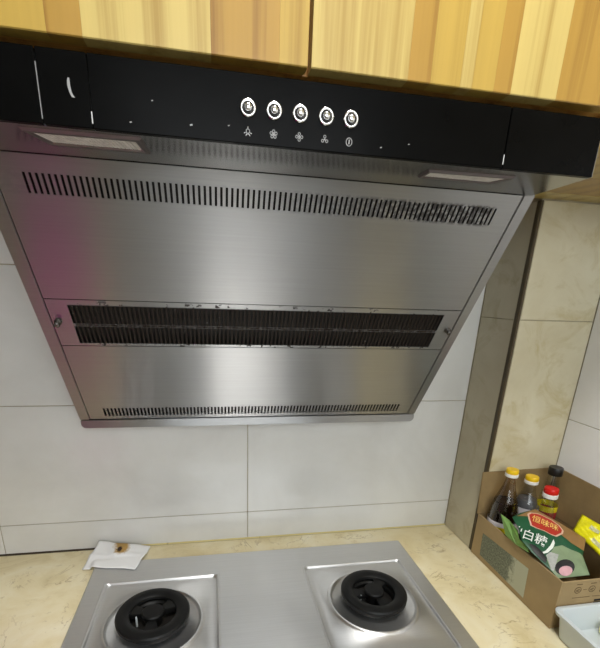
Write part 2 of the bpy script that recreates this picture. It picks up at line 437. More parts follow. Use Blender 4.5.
# ------------------------------------------------------------------ base cabinets and worktop
for i, (x0, x1) in enumerate(((-1.095, -.77), (-.77, -.44), (-.44, .42), (.42, .78))):
    t = thing('base_cabinet', ((x0+x1)/2, -.29, ZF), ('white base cabinet at the far left under the worktop', 'white base cabinet left of the cooktop cabinet',
              'wide white base cabinet under the gas cooktop', 'narrow white base cabinet under the cardboard box')[i], 'cabinet', 'base cabinets under the worktop')
    box('body', (x0+.002, -.55, ZF+.004), (x1-.002, -.02, -.0405), 'white_lacquer', t)
    d = box('door', (x0+.004, -.568, ZF+.10), (x1-.004, -.5505, -.05), 'white_lacquer', t, .002)
    box('handle', (x1-.06, -.582, -.30), (x1-.045, -.5685, -.18), 'chrome', d, .003)
ct = MB().box((XL+.002, -.585, -.04), (XR-.0005, -.0005, 0)).build('countertop', 'counter', bevel=.004)
tag(ct, 'beige marbled stone countertop running along the tiled wall', 'countertop')

# ------------------------------------------------------------------ wall cabinet with pine doors
YD, ZD = -.4412, .8667
wc = thing('wall_cabinet', (.03, -.2, ZD+.01), 'pine wall cabinet with glued plank doors above the range hood', 'cabinet')
box('carcass', (-1.095, -.418, ZD+.0015), (XR-.002, -.006, 1.62), 'wood_core', wc)
def door(x0, x1, edges):
    d = box('door', (x0+.001, YD+.010, ZD+.0015), (x1-.001, -.4185, 1.62), 'wood_core', wc)
    xs = [x0]+[e for e, _ in edges]
    for k, (xe, mt) in enumerate(edges):
        a, b = xs[k], xe
        prof = [(YD, ZD+.0010), (YD+.0010, ZD), (YD+.0165, ZD), (YD+.0165, 1.62), (YD, 1.62)]
        xm = (a+b)/2; e0, e1 = a-xm, b-xm-.00012
        me = MB().prism([(e0, y, z-1.0) for y, z in prof], [(e1, y, z-1.0) for y, z in prof]).mesh('plank', mt)
        o = link('plank', me, d); o.location = (xm, 0, 1.0)
    return d

door(-.66, -.4225, [(-.58, 'wood_pale'), (-.50, 'wood_mid'), (-.4225, 'wood_deep')])
door(-.4205, .0270, [(-.335, 'wood_pale'), (-.232, 'wood_mid'), (-.1993, 'wood_deep'), (-.0752, 'wood_pale'), (-.004, 'wood_deep'), (.0270, 'wood_mid')])
door(.0312, .480, [(.1425, 'wood_pale'), (.170, 'wood_deep'), (.207, 'wood_mid'), (.222, 'wood_pale'), (.250, 'wood_mid'), (.2725, 'wood_deep'), (.334, 'wood_pale'), (.41, 'wood_deep'), (.480, 'wood_mid')])
door(.482, .7815, [(.58, 'wood_pale'), (.68, 'wood_mid'), (.7815, 'wood_deep')])
# bottom boards of the carcass to the right of the hood, resting on the pillar
for y0, y1, mt in ((-.398, -.278, 'wood_mid'), (-.2775, -.178, 'wood_deep'), (-.1775, -.128, 'wood_pale')):
    box('bottom_board', (.424, y0, .8385), (XR-.003, y1, .8600), mt, wc, .0008, 1)
box('side_board', (.4235, -.418, .8605), (XR-.004, -.02, ZD+.0012), 'wood_core', wc)

# ------------------------------------------------------------------ range hood
HX0, HX1 = -.3705, .4160; IX0, IX1 = -.3497, .3963; YH, ZH, ZT = -.4412, .7913, .8532
hood = thing('range_hood', (.0225, -.05, .3435), 'stainless steel slanted range hood with black push-button fascia on the tiled wall', 'range hood')
# housing: upper box and wedge behind the sloping front
hb = MB()
hb.box((HX0+.001, YH+.006, ZH+.0015), (HX1-.001, -.003, ZT))
prof = [pan(0, .004, -.016), pan(0, PL, -.016), Vector((0, -.003, .3610)), Vector((0, -.003, ZH))]
hb.prism([(HX0+.001, p.y, p.z) for p in prof], [(HX0+.0022, p.y, p.z) for p in prof])
hb.prism([(HX1-.0022, p.y, p.z) for p in prof], [(HX1-.001, p.y, p.z) for p in prof])
hb.poly([(HX0+.001, -.003, .361), (HX1-.001, -.003, .361), (HX1-.001, -.003, ZH), (HX0+.001, -.003, ZH)])
hb.build('housing', 'steel_dull', hood, fix=True)
q = [pan(0, .002, -.016), pan(0, PL, -.016), pan(0, PL, -.020), pan(0, .002, -.020)]
MB().prism([(HX0+.003, p.y, p.z) for p in q], [(HX1-.003, p.y, p.z) for p in q]).build('inner_baffle', 'cavity', hood)
# black fascia in four pieces
ZB = ZH-.0002
for x0, x1 in ((HX0, -.2463), (-.2451, -.1982), (-.1976, .2781), (.2793, HX1-.0065)):
    box('fascia_panel', (x0, YH, ZB), (x1, YH+.0055, ZT+.002), 'black_glass', hood, .0006, 1)
box('seam_strip', (-.2462, YH-.0002, .7955), (-.2453, YH+.002, .843), 'seam', hood)
box('seam_strip', (-.1984, YH-.0002, .7955), (-.1974, YH+.002, .806), 'print_white', hood)
box('seam_strip', (.2780, YH-.0002, .7955), (.2788, YH+.002, .806), 'print_white', hood)
# fascia stroke marks: print and smears are thin raised film
def stroke(mb, pts, wd, y=YH, h=.0003):
    for (x0, z0), (x1, z1) in zip(pts[:-1], pts[1:]):
        d = Vector((x1-x0, z1-z0)); L = d.length
        if L < 1e-9: continue
        d /= L; nx, nz = -d.y*wd/2, d.x*wd/2; ex, ez = d.x*wd*.35, d.y*wd*.35
        P = [(x0-ex+nx, z0-ez+nz), (x0-ex-nx, z0-ez-nz), (x1+ex-nx, z1+ez-nz), (x1+ex+nx, z1+ez+nz)]
        mb.prism([(a, y, b) for a, b in P], [(a, y-h, b) for a, b in P])
    return mb
def arc(cx, cz, r, a0, a1, n=14, rz=None): return [(cx+r*math.cos(R(a0+(a1-a0)*i/n)), cz+(rz or r)*math.sin(R(a0+(a1-a0)*i/n))) for i in range(n+1)]
BX = [-.0372, -.0087, .0204, .0500, .0789]; BZ = .8238; IZ = .8024
def bulb(mb, x, z):
    stroke(mb, arc(x, z+.0006, .0019, -50, 230), .0007)
    stroke(mb, [(x-.0011, z-.0012), (x-.0010, z-.0022), (x+.0010, z-.0022), (x+.0011, z-.0012)], .0006)
    for a in (200, 240, 300, 340): stroke(mb, [(x+.0030*math.cos(R(a)), z+.0030*math.sin(R(a))), (x+.0043*math.cos(R(a)), z+.0043*math.sin(R(a)))], .0007)
    stroke(mb, [(x, z+.0032), (x, z+.0044)], .0007)
def fan(mb, x, z, n):
    for i in range(n):
        a = 90+360*i/n; cx, cz = x+.0028*math.cos(R(a)), z+.0028*math.sin(R(a))
        stroke(mb, arc(cx, cz, .00135, 0, 360, 10), .0006); stroke(mb, [(x, z), (x+.0016*math.cos(R(a)), z+.0016*math.sin(R(a)))], .0009)
for i, x in enumerate(BX):
    c = (x, YH, BZ)
    b = MB().lathe([(.0058, .0005), (.0060, .0028), (.0072, .0040), (.0086, .0030), (.0090, 0)], c, 'Y', 32).build('button', 'chrome', hood, smooth=True)
    MB().lathe([(.0059, .0004), (.0001, .0004)], c, 'Y', 24).build('button_recess', 'cavity', b)
    MB().lathe([(.0040, .0004), (.0040, .0048), (.0036, .0060), (.0022, .0068), (.0003, .0070)], c, 'Y', 28, cap1=True).build('button_cap', 'chrome', b, smooth=True)
    mb = MB()
    if i == 0: bulb(mb, x, IZ)
    elif i < 4: fan(mb, x, IZ, 6-i)
    else: stroke(mb, arc(x, IZ, .0034, 0, 360, 24, .0040), .0007); stroke(mb, [(x, IZ-.0021), (x, IZ+.0021)], .0008)
    mb.build('icon', 'print_white', hood)
path = [(-.2166, .8325, .0016), (-.2170, .8300, .0026), (-.2171, .8270, .0028), (-.2168, .8240, .0028), (-.2162, .8210, .0024), (-.2152, .8185, .0026), (-.2138, .8163, .0030)]
MB().loft([[(x-w_/2, YH-.0003, z) for x, z, w_ in path], [(x+w_/2, YH-.0003, z) for x, z, w_ in path]], close=False).build('smear', 'scuff', hood)
for x, z, r in ((-.098, .803, .0009), (.118, .800, .0007), (-.058, .806, .0006), (-.137, .821, .0006), (.152, .806, .0006), (-.16, .80, .0007)):
    stroke(MB(), [(x-r, z), (x+r, z+r*.5)], r*1.6).build('splatter_speck', 'scuff', hood)
# underside strip with the two lamps
MB().box((HX0, YH+.0057, ZB), (HX1-.0065, TOP.y-.002, ZB+.003)).build('underside_plate', 'steel_dull', hood, bevel=.0006)
def lamp(pts, inset):
    n = len(pts); cx = sum(p[0] for p in pts)/n; cy = sum(p[1] for p in pts)/n
    sh = lambda f: [(cx+(x-cx)*(1-f*inset[0]), cy+(y-cy)*(1-f*inset[1])) for x, y in pts]
    z = ZB
    fr = MB().loft([[(x, y, z+.0002) for x, y in pts], [(x, y, z-.0024) for x, y in sh(.25)], [(x, y, z-.0024) for x, y in sh(.7)], [(x, y, z-.0003) for x, y in sh(1)]]).build('lamp_bezel', 'lamp_frame', hood)
    k = sh(1.0); m = MB(); N = 22
    (ax, ay), (bx, by), (ccx, ccy), (dx, dy) = k
    for i in range(N):
        t0, t1 = i/N, (i+.82)/N
        P = [(ax+(bx-ax)*t0, ay+(by-ay)*t0), (ax+(bx-ax)*t1, ay+(by-ay)*t1), (dx+(ccx-dx)*t1, dy+(ccy-dy)*t1), (dx+(ccx-dx)*t0, dy+(ccy-dy)*t0)]
        m.prism([(x, y, z-.0001) for x, y in P], [(x, y, z-.0012) for x, y in P])
    m.poly([(x, y, z-.0004) for x, y in k])
    m.build('lamp_lens', 'lamp_lens', fr, fix=False)
lamp([(-.276, -.426), (-.152, -.428), (-.148, -.377), (-.262, -.377)], (.16, .45))
lamp([(.196, -.412), (.318, -.417), (.306, -.380), (.196, -.380)], (.12, .40))
# the sloping front: three perforated steel panels between two flanges
NS = 90; S0, S1 = -.3160, .3632; PITCHX = (S1-S0-.0032)/(NS-1); SW = .0033
def perforated(name, sa, sb, slot_rows, mat, SW=.0033, x0=IX0+.0009, x1=IX1-.0009):
    xs = [x0]
    for i in range(NS):
        a = S0+.0016+i*PITCHX; xs += [a-SW/2, a+SW/2]
    xs.append(x1); ss = [sa]
    for a, b in slot_rows: ss += [a, b]
    ss.append(sb)
    mb = MB(); nx = len(xs)
    for th in (0, 1):
        for s in ss: mb.v += [pan(x, s, -.0010*th) for x in xs]
    K = nx*len(ss); hole = lambda i, j: (i % 2 == 1) and (j % 2 == 1) and 0 <= i < nx-1 and 0 <= j < len(ss)-1
    solid = lambda i, j: 0 <= i < nx-1 and 0 <= j < len(ss)-1 and not hole(i, j)
    for j in range(len(ss)-1):
        for i in range(nx-1):
            if hole(i, j): continue
            a = j*nx+i; mb.f.append((a, a+1, a+nx+1, a+nx)); mb.f.append((K+a+nx, K+a+nx+1, K+a+1, K+a))
            if not solid(i-1, j): mb.f.append((a, a+nx, K+a+nx, K+a))
            if not solid(i+1, j): mb.f.append((a+1, K+a+1, K+a+nx+1, a+nx+1))
            if not solid(i, j-1): mb.f.append((a, K+a, K+a+1, a+1))
            if not solid(i, j+1): mb.f.append((a+nx, a+nx+1, K+a+nx+1, K+a+nx))
    return mb.build(name, mat, hood)
T1, T2 = .4067*PL, .5946*PL
perforated('upper_panel', .0012, T1-.0008, [(.0225, .0480)], 'steel_up')
fp = perforated('filter_panel', T1+.0008, T2-.0008, [(.2205, .2580), (.2630, .3005)], 'steel_mid', .0043)
perforated('lower_panel', T2+.0008, PL-.0030, [(.4775, .5028)], 'steel_low', .0043)
for x0, x1 in ((HX0, IX0-.0006), (IX1+.0006, HX1)):
    P = [pan(0, -.001, .0008), pan(0, PL-.001, .0008), pan(0, PL-.001, -.016), pan(0, -.001, -.016)]
    MB().prism([(x0, p.y, p.z) for p in P], [(x1, p.y, p.z) for p in P]).build('side_flange', 'steel', hood, bevel=.0012)
def on_pan(mb_fn, x, s):
    rot = Matrix((Vector((1, 0, 0)), -E_S, E_N)).transposed().to_4x4(); rot.translation = pan(x, s, .0002)
    return rot
for x, s in ((-.3400, .2545), (.3868, .2560)):
    me = MB().lathe([(.0062, 0), (.0062, .0020), (.0048, .0026), (.0048, .0095), (.0040, .0110), (.0005, .0112)], n=24, cap1=True).mesh('latch_knob', 'knob_steel', smooth=True)
    o = link('latch_knob', me, hood); o.matrix_basis = on_pan(None, x, s)
# drip tray lip at the bottom, with rounded lower ends
def lip_outline(y):
    z0, z1 = .3425, .3605; r = .010; a, b = HX0+.001, HX1-.001
    L = [(a, z1), (b, z1)]+[(b-r+r*math.cos(R(t)), z0+r+r*math.sin(R(t))) for t in (0, -30, -60, -90)]+[(a+r-r*math.cos(R(t)), z0+r+r*math.sin(R(t))) for t in (-90, -60, -30, 0)]
    return [(x, y, z) for x, z in L]
MB().prism(lip_outline(-.0535), lip_outline(-.004)).build('drip_tray', 'steel', hood, bevel=.0008)

# ------------------------------------------------------------------ gas cooktop
SX0, SX1, SY0, SY1, SZ = -.3663, .4012, -.0813, -.515, .012
stove = thing('gas_cooktop', (.0175, -.3, 0), 'stainless steel two-burner gas cooktop set on the beige countertop', 'cooktop')
pans = [(-.3335, -.0795), (.1185, .3715)]; PY0, PY1 = -.1560, -.445
def rrect(x0, x1, y0, y1, r, z, n=64):
    pts = []
    segs = [((x1-r, y1-r), 0), ((x0+r, y1-r), 90), ((x0+r, y0+r), 180), ((x1-r, y0+r), 270)]
    for (cx, cy), a0 in segs:
        for i in range(n//4): a = R(a0+90*i/(n//4-1)); pts.append((cx+r*math.cos(a), cy+r*math.sin(a), z))
    return pts
xs = [SX0, pans[0][0], pans[0][1], pans[1][0], pans[1][1], SX1]; ys = [SY1, PY1, PY0, SY0]
mb = MB()
for j in range(3):
    for i in range(5):
        if j == 1 and i in (1, 3): continue
        mb.poly([(xs[i], ys[j], SZ), (xs[i+1], ys[j], SZ), (xs[i+1], ys[j+1], SZ), (xs[i], ys[j+1], SZ)])
rr = rrect(SX0, SX1, SY1, SY0, .012, 0)
tp = mb.build('top_plate', 'steel_stove', stove, fix=False)
mb = MB(); e = .0; N = len(rr)
mb.loft([rrect(SX0, SX1, SY1, SY0, .0004, SZ), rrect(SX0-.0025, SX1+.0025, SY1-.0025, SY0+.0025, .004, SZ-.0012), rrect(SX0-.0032, SX1+.0032, SY1-.0032, SY0+.0032, .005, SZ-.004), rrect(SX0-.0032, SX1+.0032, SY1-.0032, SY0+.0032, .005, .0002)])
mb.build('rim', 'steel_stove', stove, smooth=True)
def circ(cx, cy, r, z, n=64): return [(cx+r*math.cos(2*math.pi*(i+.5)/n), cy+r*math.sin(2*math.pi*(i+.5)/n), z) for i in range(n)]
for k, (x0, x1) in enumerate(pans):
    bx, by = ((-.2100, -.2880), (.2490, -.2880))[k]
    L = []
    for ins, r, z in ((0, .0003, SZ), (.001, .003, SZ+.0013), (.0035, .006, SZ+.0016), (.0055, .008, SZ+.0002), (.007, .009, SZ-.0036), (.010, .011, SZ-.0042)):
        L.append(rrect(x0+ins, x1-ins, PY1+ins, PY0-ins, r, z))
    for r, z in ((.100, SZ-.0042), (.098, SZ-.0020), (.0955, SZ+.0004), (.0925, SZ+.0006), (.0895, SZ-.0026), (.086, SZ-.0046), (.055, SZ-.0066), (.03, SZ-.007)):
        L.append(circ(bx, by, r, z))
    smooth_angle(MB().loft(L, True, False, True).build('burner_pan', 'steel_stove', stove), 50)
    # black cast-iron burner: lower ring, upper ring with three spokes and a round cap
    zb = SZ-.0066
    bn = smooth_angle(MB().lathe([(.044, zb), (.052, zb+.003), (.055, zb+.008), (.062, zb+.010), (.0645, zb+.013), (.0645, zb+.0175), (.050, zb+.0175), (.044, zb+.012), (.043, zb+.004)], (bx, by, 0), n=48).build('burner', 'iron', stove), 35)
    smooth_angle(MB().lathe([(.066, zb+.0185), (.0700, zb+.020), (.0705, zb+.0275), (.0680, zb+.0305), (.0600, zb+.0325), (.0500, zb+.0315), (.0450, zb+.0285), (.0435, zb+.024), (.046, zb+.0185)], (bx, by, 0), n=56).build('pot_ring', 'iron', bn), 35)
    MB().lathe([(.047, zb+.003), (.001, zb+.003)], (bx, by, 0), n=32).build('burner_well', 'cavity', bn)
    smooth_angle(MB().lathe([(.016, zb+.004), (.017, zb+.022), (.0215, zb+.024), (.0215, zb+.030), (.0195, zb+.0325), (.002, zb+.0332)], (bx, by, 0), n=36, cap1=True).build('burner_cap', 'iron', bn), 35)
    for q in range(3):
        a = R((-90, 35, 160)[q] if k == 0 else (-75, 50, 175)[q]); u = Vector((math.cos(a), math.sin(a), 0)); v = Vector((-u.y, u.x, 0)); o = Vector((bx, by, 0))
        P = [o+u*.014+v*.006, o+u*.014-v*.006, o+u*.049-v*.017, o+u*.049+v*.017]
        MB().prism([p+Vector((0, 0, zb+.015)) for p in P], [p+Vector((0, 0, zb+.026)) for p in P]).build('spoke', 'iron', bn, bevel=.0015)
    MB().lathe([(.0020, zb+.002), (.0020, zb+.022), (.0014, zb+.026)], (bx-.031, by-.006, 0), n=10, cap1=True).build('igniter', 'white_plastic', bn)

# ------------------------------------------------------------------ paper napkin
NXN, NYN = 26, 18
A, B, Cc, D = Vector((-.399, -.0905, .0035)), Vector((-.377, -.0065, .0262)), Vector((-.2500, -.0240, .0125)), Vector((-.2735, -.1200, .0150))
V = []
for j in range(NYN+1):
    for i in range(NXN+1):
        a, b = i/NXN, j/NYN
        p = A*(1-a)*(1-b)+D*a*(1-b)+B*(1-a)*b+Cc*a*b
        fold = .004*max(0, 1-abs(a*.8+b*.5-.62)/.10)+.003*max(0, 1-abs(b-.45-.15*a)/.07)
        z = fold+.0012*math.sin(9*a+3*b)+.0045*math.exp(-((a-.48)**2/.02+(b-.70)**2/.04))
        q = Vector((p.x+.0012*math.sin(11*b), p.y+.0015*math.sin(9*a+1), p.z+z*(1-.5*(j in (0, NYN)))))
        if q.y < SY0+.010 and q.x > SX0-.010: q.z = max(q.z, SZ+.0024)
        q.z = max(q.z, .0012); V.append(q)
F = [(j*(NXN+1)+i, j*(NXN+1)+i+1, (j+1)*(NXN+1)+i+1, (j+1)*(NXN+1)+i) for j in range(NYN) for i in range(NXN)]
me = new_mesh('paper_napkin', V, F, 'napkin', True); nap = link('paper_napkin', me)
sd = nap.modifiers.new('thick', 'SOLIDIFY'); sd.thickness = .0010; sd.offset = 1
tag(nap, 'crumpled white paper napkin with a brown stain behind the cooktop', 'napkin')

# ------------------------------------------------------------------ cardboard box
KX0, KX1, KY0, KY1, KT, KZ, KF = .5852, .7795, -.4095, -.1378, .0035, .1150, .231
bx_ = thing('cardboard_box', ((KX0+KX1)/2, (KY0+KY1)/2, 0), 'open brown cardboard box of bottles and bags in the tiled corner', 'box')
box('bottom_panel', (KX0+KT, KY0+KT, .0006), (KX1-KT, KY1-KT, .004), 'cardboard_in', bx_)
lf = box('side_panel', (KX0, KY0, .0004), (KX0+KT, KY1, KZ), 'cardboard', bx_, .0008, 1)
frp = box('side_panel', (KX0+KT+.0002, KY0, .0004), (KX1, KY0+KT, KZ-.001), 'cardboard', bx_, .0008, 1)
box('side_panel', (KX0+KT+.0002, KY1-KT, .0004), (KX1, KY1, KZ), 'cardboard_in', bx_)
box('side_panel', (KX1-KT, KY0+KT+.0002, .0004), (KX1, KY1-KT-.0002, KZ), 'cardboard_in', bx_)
def flap(P, n): 
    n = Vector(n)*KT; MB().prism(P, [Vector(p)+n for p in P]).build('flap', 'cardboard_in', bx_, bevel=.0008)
flap([(KX0-.006, KY1-.004, KZ+.001), (KX1-.002, KY1-.004, KZ+.001), (KX1-.002, KY1-.001, KF+.004), (KX0-.010, KY1-.001, KF)], (0, 1, 0))
flap([(KX1-.004, KY1-.010, KZ+.001), (KX1-.004, KY0+.020, KZ+.001), (KX1+.0015, KY0+.012, KF+.005), (KX1+.0015, KY1-.006, KF+.008)], (1, 0, 0))
x = KX0-.0003
sl = MB().prism([(KX0, -.1690, .0760), (KX0, -.1730, .0150), (KX0, -.3315, .0120), (KX0, -.3265, .0850)], [(x, -.1690, .0760), (x, -.1730, .0150), (x, -.3315, .0120), (x, -.3265, .0850)]).build('shipping_label', 'ship_label', lf)
yp = KY0
mb = MB()
for cx in (.6275, .6605):
    stroke(mb, arc(cx, .0915, .0072, 0, 360, 20), .0012, yp); stroke(mb, [(cx-.003, .0905), (cx+.003, .093)], .002, yp); stroke(mb, [(cx-.002, .0885), (cx+.0025, .0885)], .0012, yp)
    stroke(mb, [(cx-.0055, .1055), (cx+.0065, .1055)], .0018, yp)
stroke(mb, [(.640, .0915), (.648, .0915)], .0008, yp)
stroke(mb, [(.619, .0730), (.660, .0730)], .0010, yp); stroke(mb, [(.667, .0730), (.690, .0725)], .0012, yp)
mb.build('carton_print', 'card_print', frp)
mb = MB()
for z in (.062, .0555): stroke(mb, [(.676, z), (.76, z)], .0045, yp)
stroke(mb, [(.682, .0845), (.70, .0845)], .004, yp); mb.build('carton_lettering', 'card_black', frp)

# ------------------------------------------------------------------ bottles
def bottle(name, c, h, r, neck, capm, shoulder, body, label, fill, lab=None, capr=.0150, collar=True, caph=.019, fillmat='soy'):
    t = thing(name, (c[0], c[1], .0045), label, 'bottle', 'bottles in the cardboard box'); o = (c[0], c[1], .0045); hn = h-.0045
    zc = hn-caph
    prof = [(r*.86, 0), (r*.97, .003), (r, .009), (r, shoulder)]
    n = 9
    for i in range(1, n+1):
        u = i/n; s = (3*u*u-2*u*u*u)
        prof.append((r+(neck-r)*(s*.55+u*.45), shoulder+(zc-.006-shoulder)*u))
    prof.append((neck, zc+.004))
    smooth_angle(MB().lathe(prof, o, n=36, cap0=True).build('glass_body', body, t), 50)
    if fill:
        pf = [(a-.0012, max(b, .0015)) for a, b in prof if b < fill]
        last = pf[-1]
        smooth_angle(MB().lathe(pf+[(last[0]*.97, fill)], o, n=36, cap0=True, cap1=True).build('sauce', fillmat, t), 50)
    cz = zc
    if collar:
        smooth_angle(MB().lathe([(capr*.9, cz), (capr*1.02, cz+.001), (capr*1.02, cz+caph*.42), (capr*.95, cz+caph*.45)], o, n=32).build('cap_collar', 'cap_collar', t), 40)
        cz += caph*.44
    top = hn
    cp = MB().lathe([(capr*.93, cz), (capr*.97, cz+.001), (capr*.96, top-.002), (capr*.90, top), (.001, top+.0002)], o, n=32, cap1=True)
    smooth_angle(cp.build('cap', capm, t), 40)
    for z0, z1, mt in lab or []:
        rad = r+.0006
        smooth_angle(MB().lathe([(rad, z0), (rad, z1)], o, n=36).build('label', mt, t), 40)
    return t
bottle('soy_sauce_bottle', (.6240, -.1765), .2545, .0325, .0105, 'yellow_cap', .138, 'clear_brown', 'half-full dark soy sauce bottle with sloping shoulders and yellow-over-white cap', .166, [(.105, .117, 'label_white'), (.02, .105, 'label_yellow')], .0145)
bottle('vinegar_bottle', (.6860, -.1735), .2320, .0290, .0115, 'yellow_cap', .140, 'clear', 'clear bottle of greyish liquid with yellow cap, between soy sauce and red cap', .168, [(.08, .1495, 'label_white')], .0155, fillmat='grey_liquid')
bottle('cooking_wine_bottle', (.6990, -.2230), .2230, .0205, .0125, 'red_cap', .125, 'clear', 'clear bottle with red-over-white cap standing nearest behind the green bag', .0, [(.06, .124, 'label_white'), (.1245, .1255, 'label_yellow')], .0160, caph=.024)
bottle('sauce_bottle', (.7460, -.1755), .2540, .0235, .0120, 'black_cap', .150, 'clear', 'tall clear bottle with a flat black cap in the back corner', .0, [(.135, .150, 'label_yellow'), (.105, .135, 'label_red'), (.05, .105, 'label_white')], .0165, collar=False, caph=.020)

# ------------------------------------------------------------------ green sugar bag
BO, BP, BQ = Vector((.6529, -.2369, .1780)), Vector((.5840, -.7592, -.2875)), Vector((-.8075, -.5070, -.3014))
FNb = Vector((-.0830, -.4082, .9091))                 # the bag lies in this tilted plane, p along the lettering, q down across it
OUT = [(-.0277, .0619), (-.0196, .0372), (0, 0), (.0555, -.0020), (.1112, 0), (.1209, .0499), (.1459, .0863), (.1033, .1430), (.0840, .1350), (.0400, .1215), (.0124, .1075), (-.0016, .0851)]
def inside(p, q):
    c = False
    for (x0, y0), (x1, y1) in zip(OUT, OUT[1:]+OUT[:1]):
        if (y0 > q) != (y1 > q) and p < x0+(q-y0)*(x1-x0)/(y1-y0): c = not c
    return c
def edge_dist(p, q):
    d = 9
    for (x0, y0), (x1, y1) in zip(OUT, OUT[1:]+OUT[:1]):
        ex, ey = x1-x0, y1-y0; t = max(0, min(1, ((p-x0)*ex+(q-y0)*ey)/(ex*ex+ey*ey)))
        d = min(d, math.hypot(p-x0-ex*t, q-y0-ey*t))
    return d
def bagpt(p, q, n=0., top=True):
    b = 1-math.exp(-edge_dist(p, q)/.018)
    wr = .0007*math.sin(90*p+40*q)+.0006*math.sin(150*q-60*p)
    return BO+BP*p+BQ*q+FNb*((.007*b+wr*b+n) if top else -.010*b*b)
bag = thing('sugar_bag', (.655, -.30, .01), 'dark green printed bag of white sugar with red emblem, propped in the box', 'bag')
cxo = sum(a for a, b in OUT)/len(OUT); cyo = sum(b for a, b in OUT)/len(OUT)
ring = []
for (x0, y0), (x1, y1) in zip(OUT, OUT[1:]+OUT[:1]): ring += [(x0+(x1-x0)*i/5, y0+(y1-y0)*i/5) for i in range(5)]
def skin(top): return [[bagpt(cxo+(a-cxo)*f, cyo+(b-cyo)*f, 0, top) for a, b in ring] for f in (1, .97, .93, .87, .78, .66, .52, .36, .18, .02)]
mb = MB(); mb.loft(skin(True), cap1=True); mb.loft(skin(False), cap1=True)
mb.build('pouch', 'green_dark', bag, smooth=True)
def curved_print(name, outline, mat, n, parent):       # flat print that follows the film
    me = bmesh.new(); vs = [me.verts.new((a, b, 0)) for a, b in outline]; me.faces.new(vs)
    bmesh.ops.triangulate(me, faces=me.faces)
    for _ in range(3): bmesh.ops.subdivide_edges(me, edges=me.edges, cuts=1, use_grid_fill=True)
    bmesh.ops.triangulate(me, faces=me.faces)
    me.verts.index_update()
    V = [bagpt(v.co.x, v.co.y, n) for v in me.verts]
    F = [tuple(v.index for v in f.verts) for f in me.faces]; me.free()
    ms = new_mesh(name, V, F, mat)
    if sum(p.normal.dot(FNb) for p in ms.polygons) < 0: ms.flip_normals()
    return link(name, ms, parent)
def shrink(pts, f):
    cx = sum(a for a, b in pts)/len(pts); cy = sum(b for a, b in pts)/len(pts); return [(cx+(a-cx)*f, cy+(b-cy)*f) for a, b in pts]
curved_print('brown_window', [(-.0212, .0536), (-.0106, .0259), (.0006, .0006), (.0552, -.0014), (.1107, .0006), (.1180, .0368), (.0917, .0410), (.0739, .0387), (.0454, .0293), (.0008, .0352)], 'brown_film', .0005, bag)
curved_print('printed_field', [(.0689, .0794), (.0794, .0614), (.0974, .0577), (.1138, .0505), (.1205, .0513), (.1280, .0640), (.1450, .0875), (.1030, .1422), (.0850, .1340), (.0687, .1177)], 'green_grey', .0005, bag)
EM = [(-.0067, .0314), (-.0046, .0220), (.0129, .0121), (.0394, .0061), (.0574, .0099), (.0687, .0203), (.0702, .0318), (.0631, .0500), (.0542, .0529), (.0393, .0534), (.0235, .0590), (.0112, .0608), (.0019, .0479)]
curved_print('emblem_border', EM, 'emblem_rim', .0009, bag)
curved_print('emblem', shrink(EM, .90), 'bag_red', .0014, bag)
def lettering(text, quad, mat, n, name='lettering', bold=.0):
    cu = bpy.data.curves.new('lettering', 'FONT'); cu.body = text; cu.offset = bold; cu.resolution_u = 3
    o = bpy.data.objects.new('lettering', cu); C.objects.link(o); bpy.context.view_layer.update()
    dg = bpy.context.evaluated_depsgraph_get(); ms = bpy.data.meshes.new_from_object(o.evaluated_get(dg))
    bpy.data.objects.remove(o)
    if not len(ms.vertices): return None
    bm = bmesh.new(); bm.from_mesh(ms); bmesh.ops.triangulate(bm, faces=bm.faces)
    xs = [v.co.x for v in bm.verts]; ys = [v.co.y for v in bm.verts]; x0, x1, y0, y1 = min(xs), max(xs), min(ys), max(ys)
    V = []; PQ = []
    for v in bm.verts:
        u = (v.co.x-x0)/(x1-x0); t = 1-(v.co.y-y0)/(y1-y0); tl, tr_, br, bl = quad
        PQ.append([tl[k]*(1-u)*(1-t)+tr_[k]*u*(1-t)+br[k]*u*t+bl[k]*(1-u)*t for k in (0, 1)]); V.append(bagpt(*PQ[-1], n))
    bm.verts.index_update(); F = [tuple(v.index for v in f.verts) for f in bm.faces if inside(*PQ[f.verts[0].index])]; bm.free()
    me2 = new_mesh(name, V, F, mat)
    if sum(p.normal.dot(FNb) for p in me2.polygons) < 0: me2.flip_normals()
    return link(name, me2, bag)
lettering('\u6052\u5473\u5473', [(.0030, .0275), (.0560, .0145), (.0600, .0345), (.0075, .0480)], 'bag_gold', .0030, 'emblem_lettering', .004)
lettering('\u7ef5\u767d\u7cd6', [(-.0200, .0805), (.0508, .0671), (.0569, .0961), (-.0140, .1085)], 'bag_white', .0026, 'lettering', .004)
curved_print('swoosh', [(.0609, .0608), (.0665, .0695), (.0683, .0842), (.0651, .1017), (.0592, .1118), (.0560, .1100), (.0600, .1001), (.0618, .0820), (.0610, .0687)], 'bag_white', .0010, bag)
curved_print('pale_panel', [(.0646, .1101), (.0680, .0966), (.0828, .0910), (.0900, .1336), (.0851, .1331)], 'bag_grey', .0009, bag)
curved_print('shadow_patch', [(.0279, .1080), (.0391, .1045), (.0572, .1099), (.0690, .1173), (.0720, .1277), (.0608, .1260), (.0436, .1190)], 'black_print_shadow', .0024, bag)  # shadow on the bag, painted as a black patch
def oval(c, u, v): return [(c[0]+u[0]*math.cos(R(t))+v[0]*math.sin(R(t)), c[1]+u[1]*math.cos(R(t))+v[1]*math.sin(R(t))) for t in range(0, 360, 20)]
curved_print('picture_surround', oval((.1028, .1110), (.0140, -.0150), (-.0066, -.0178)), 'black_print_shadow', .0012, bag)
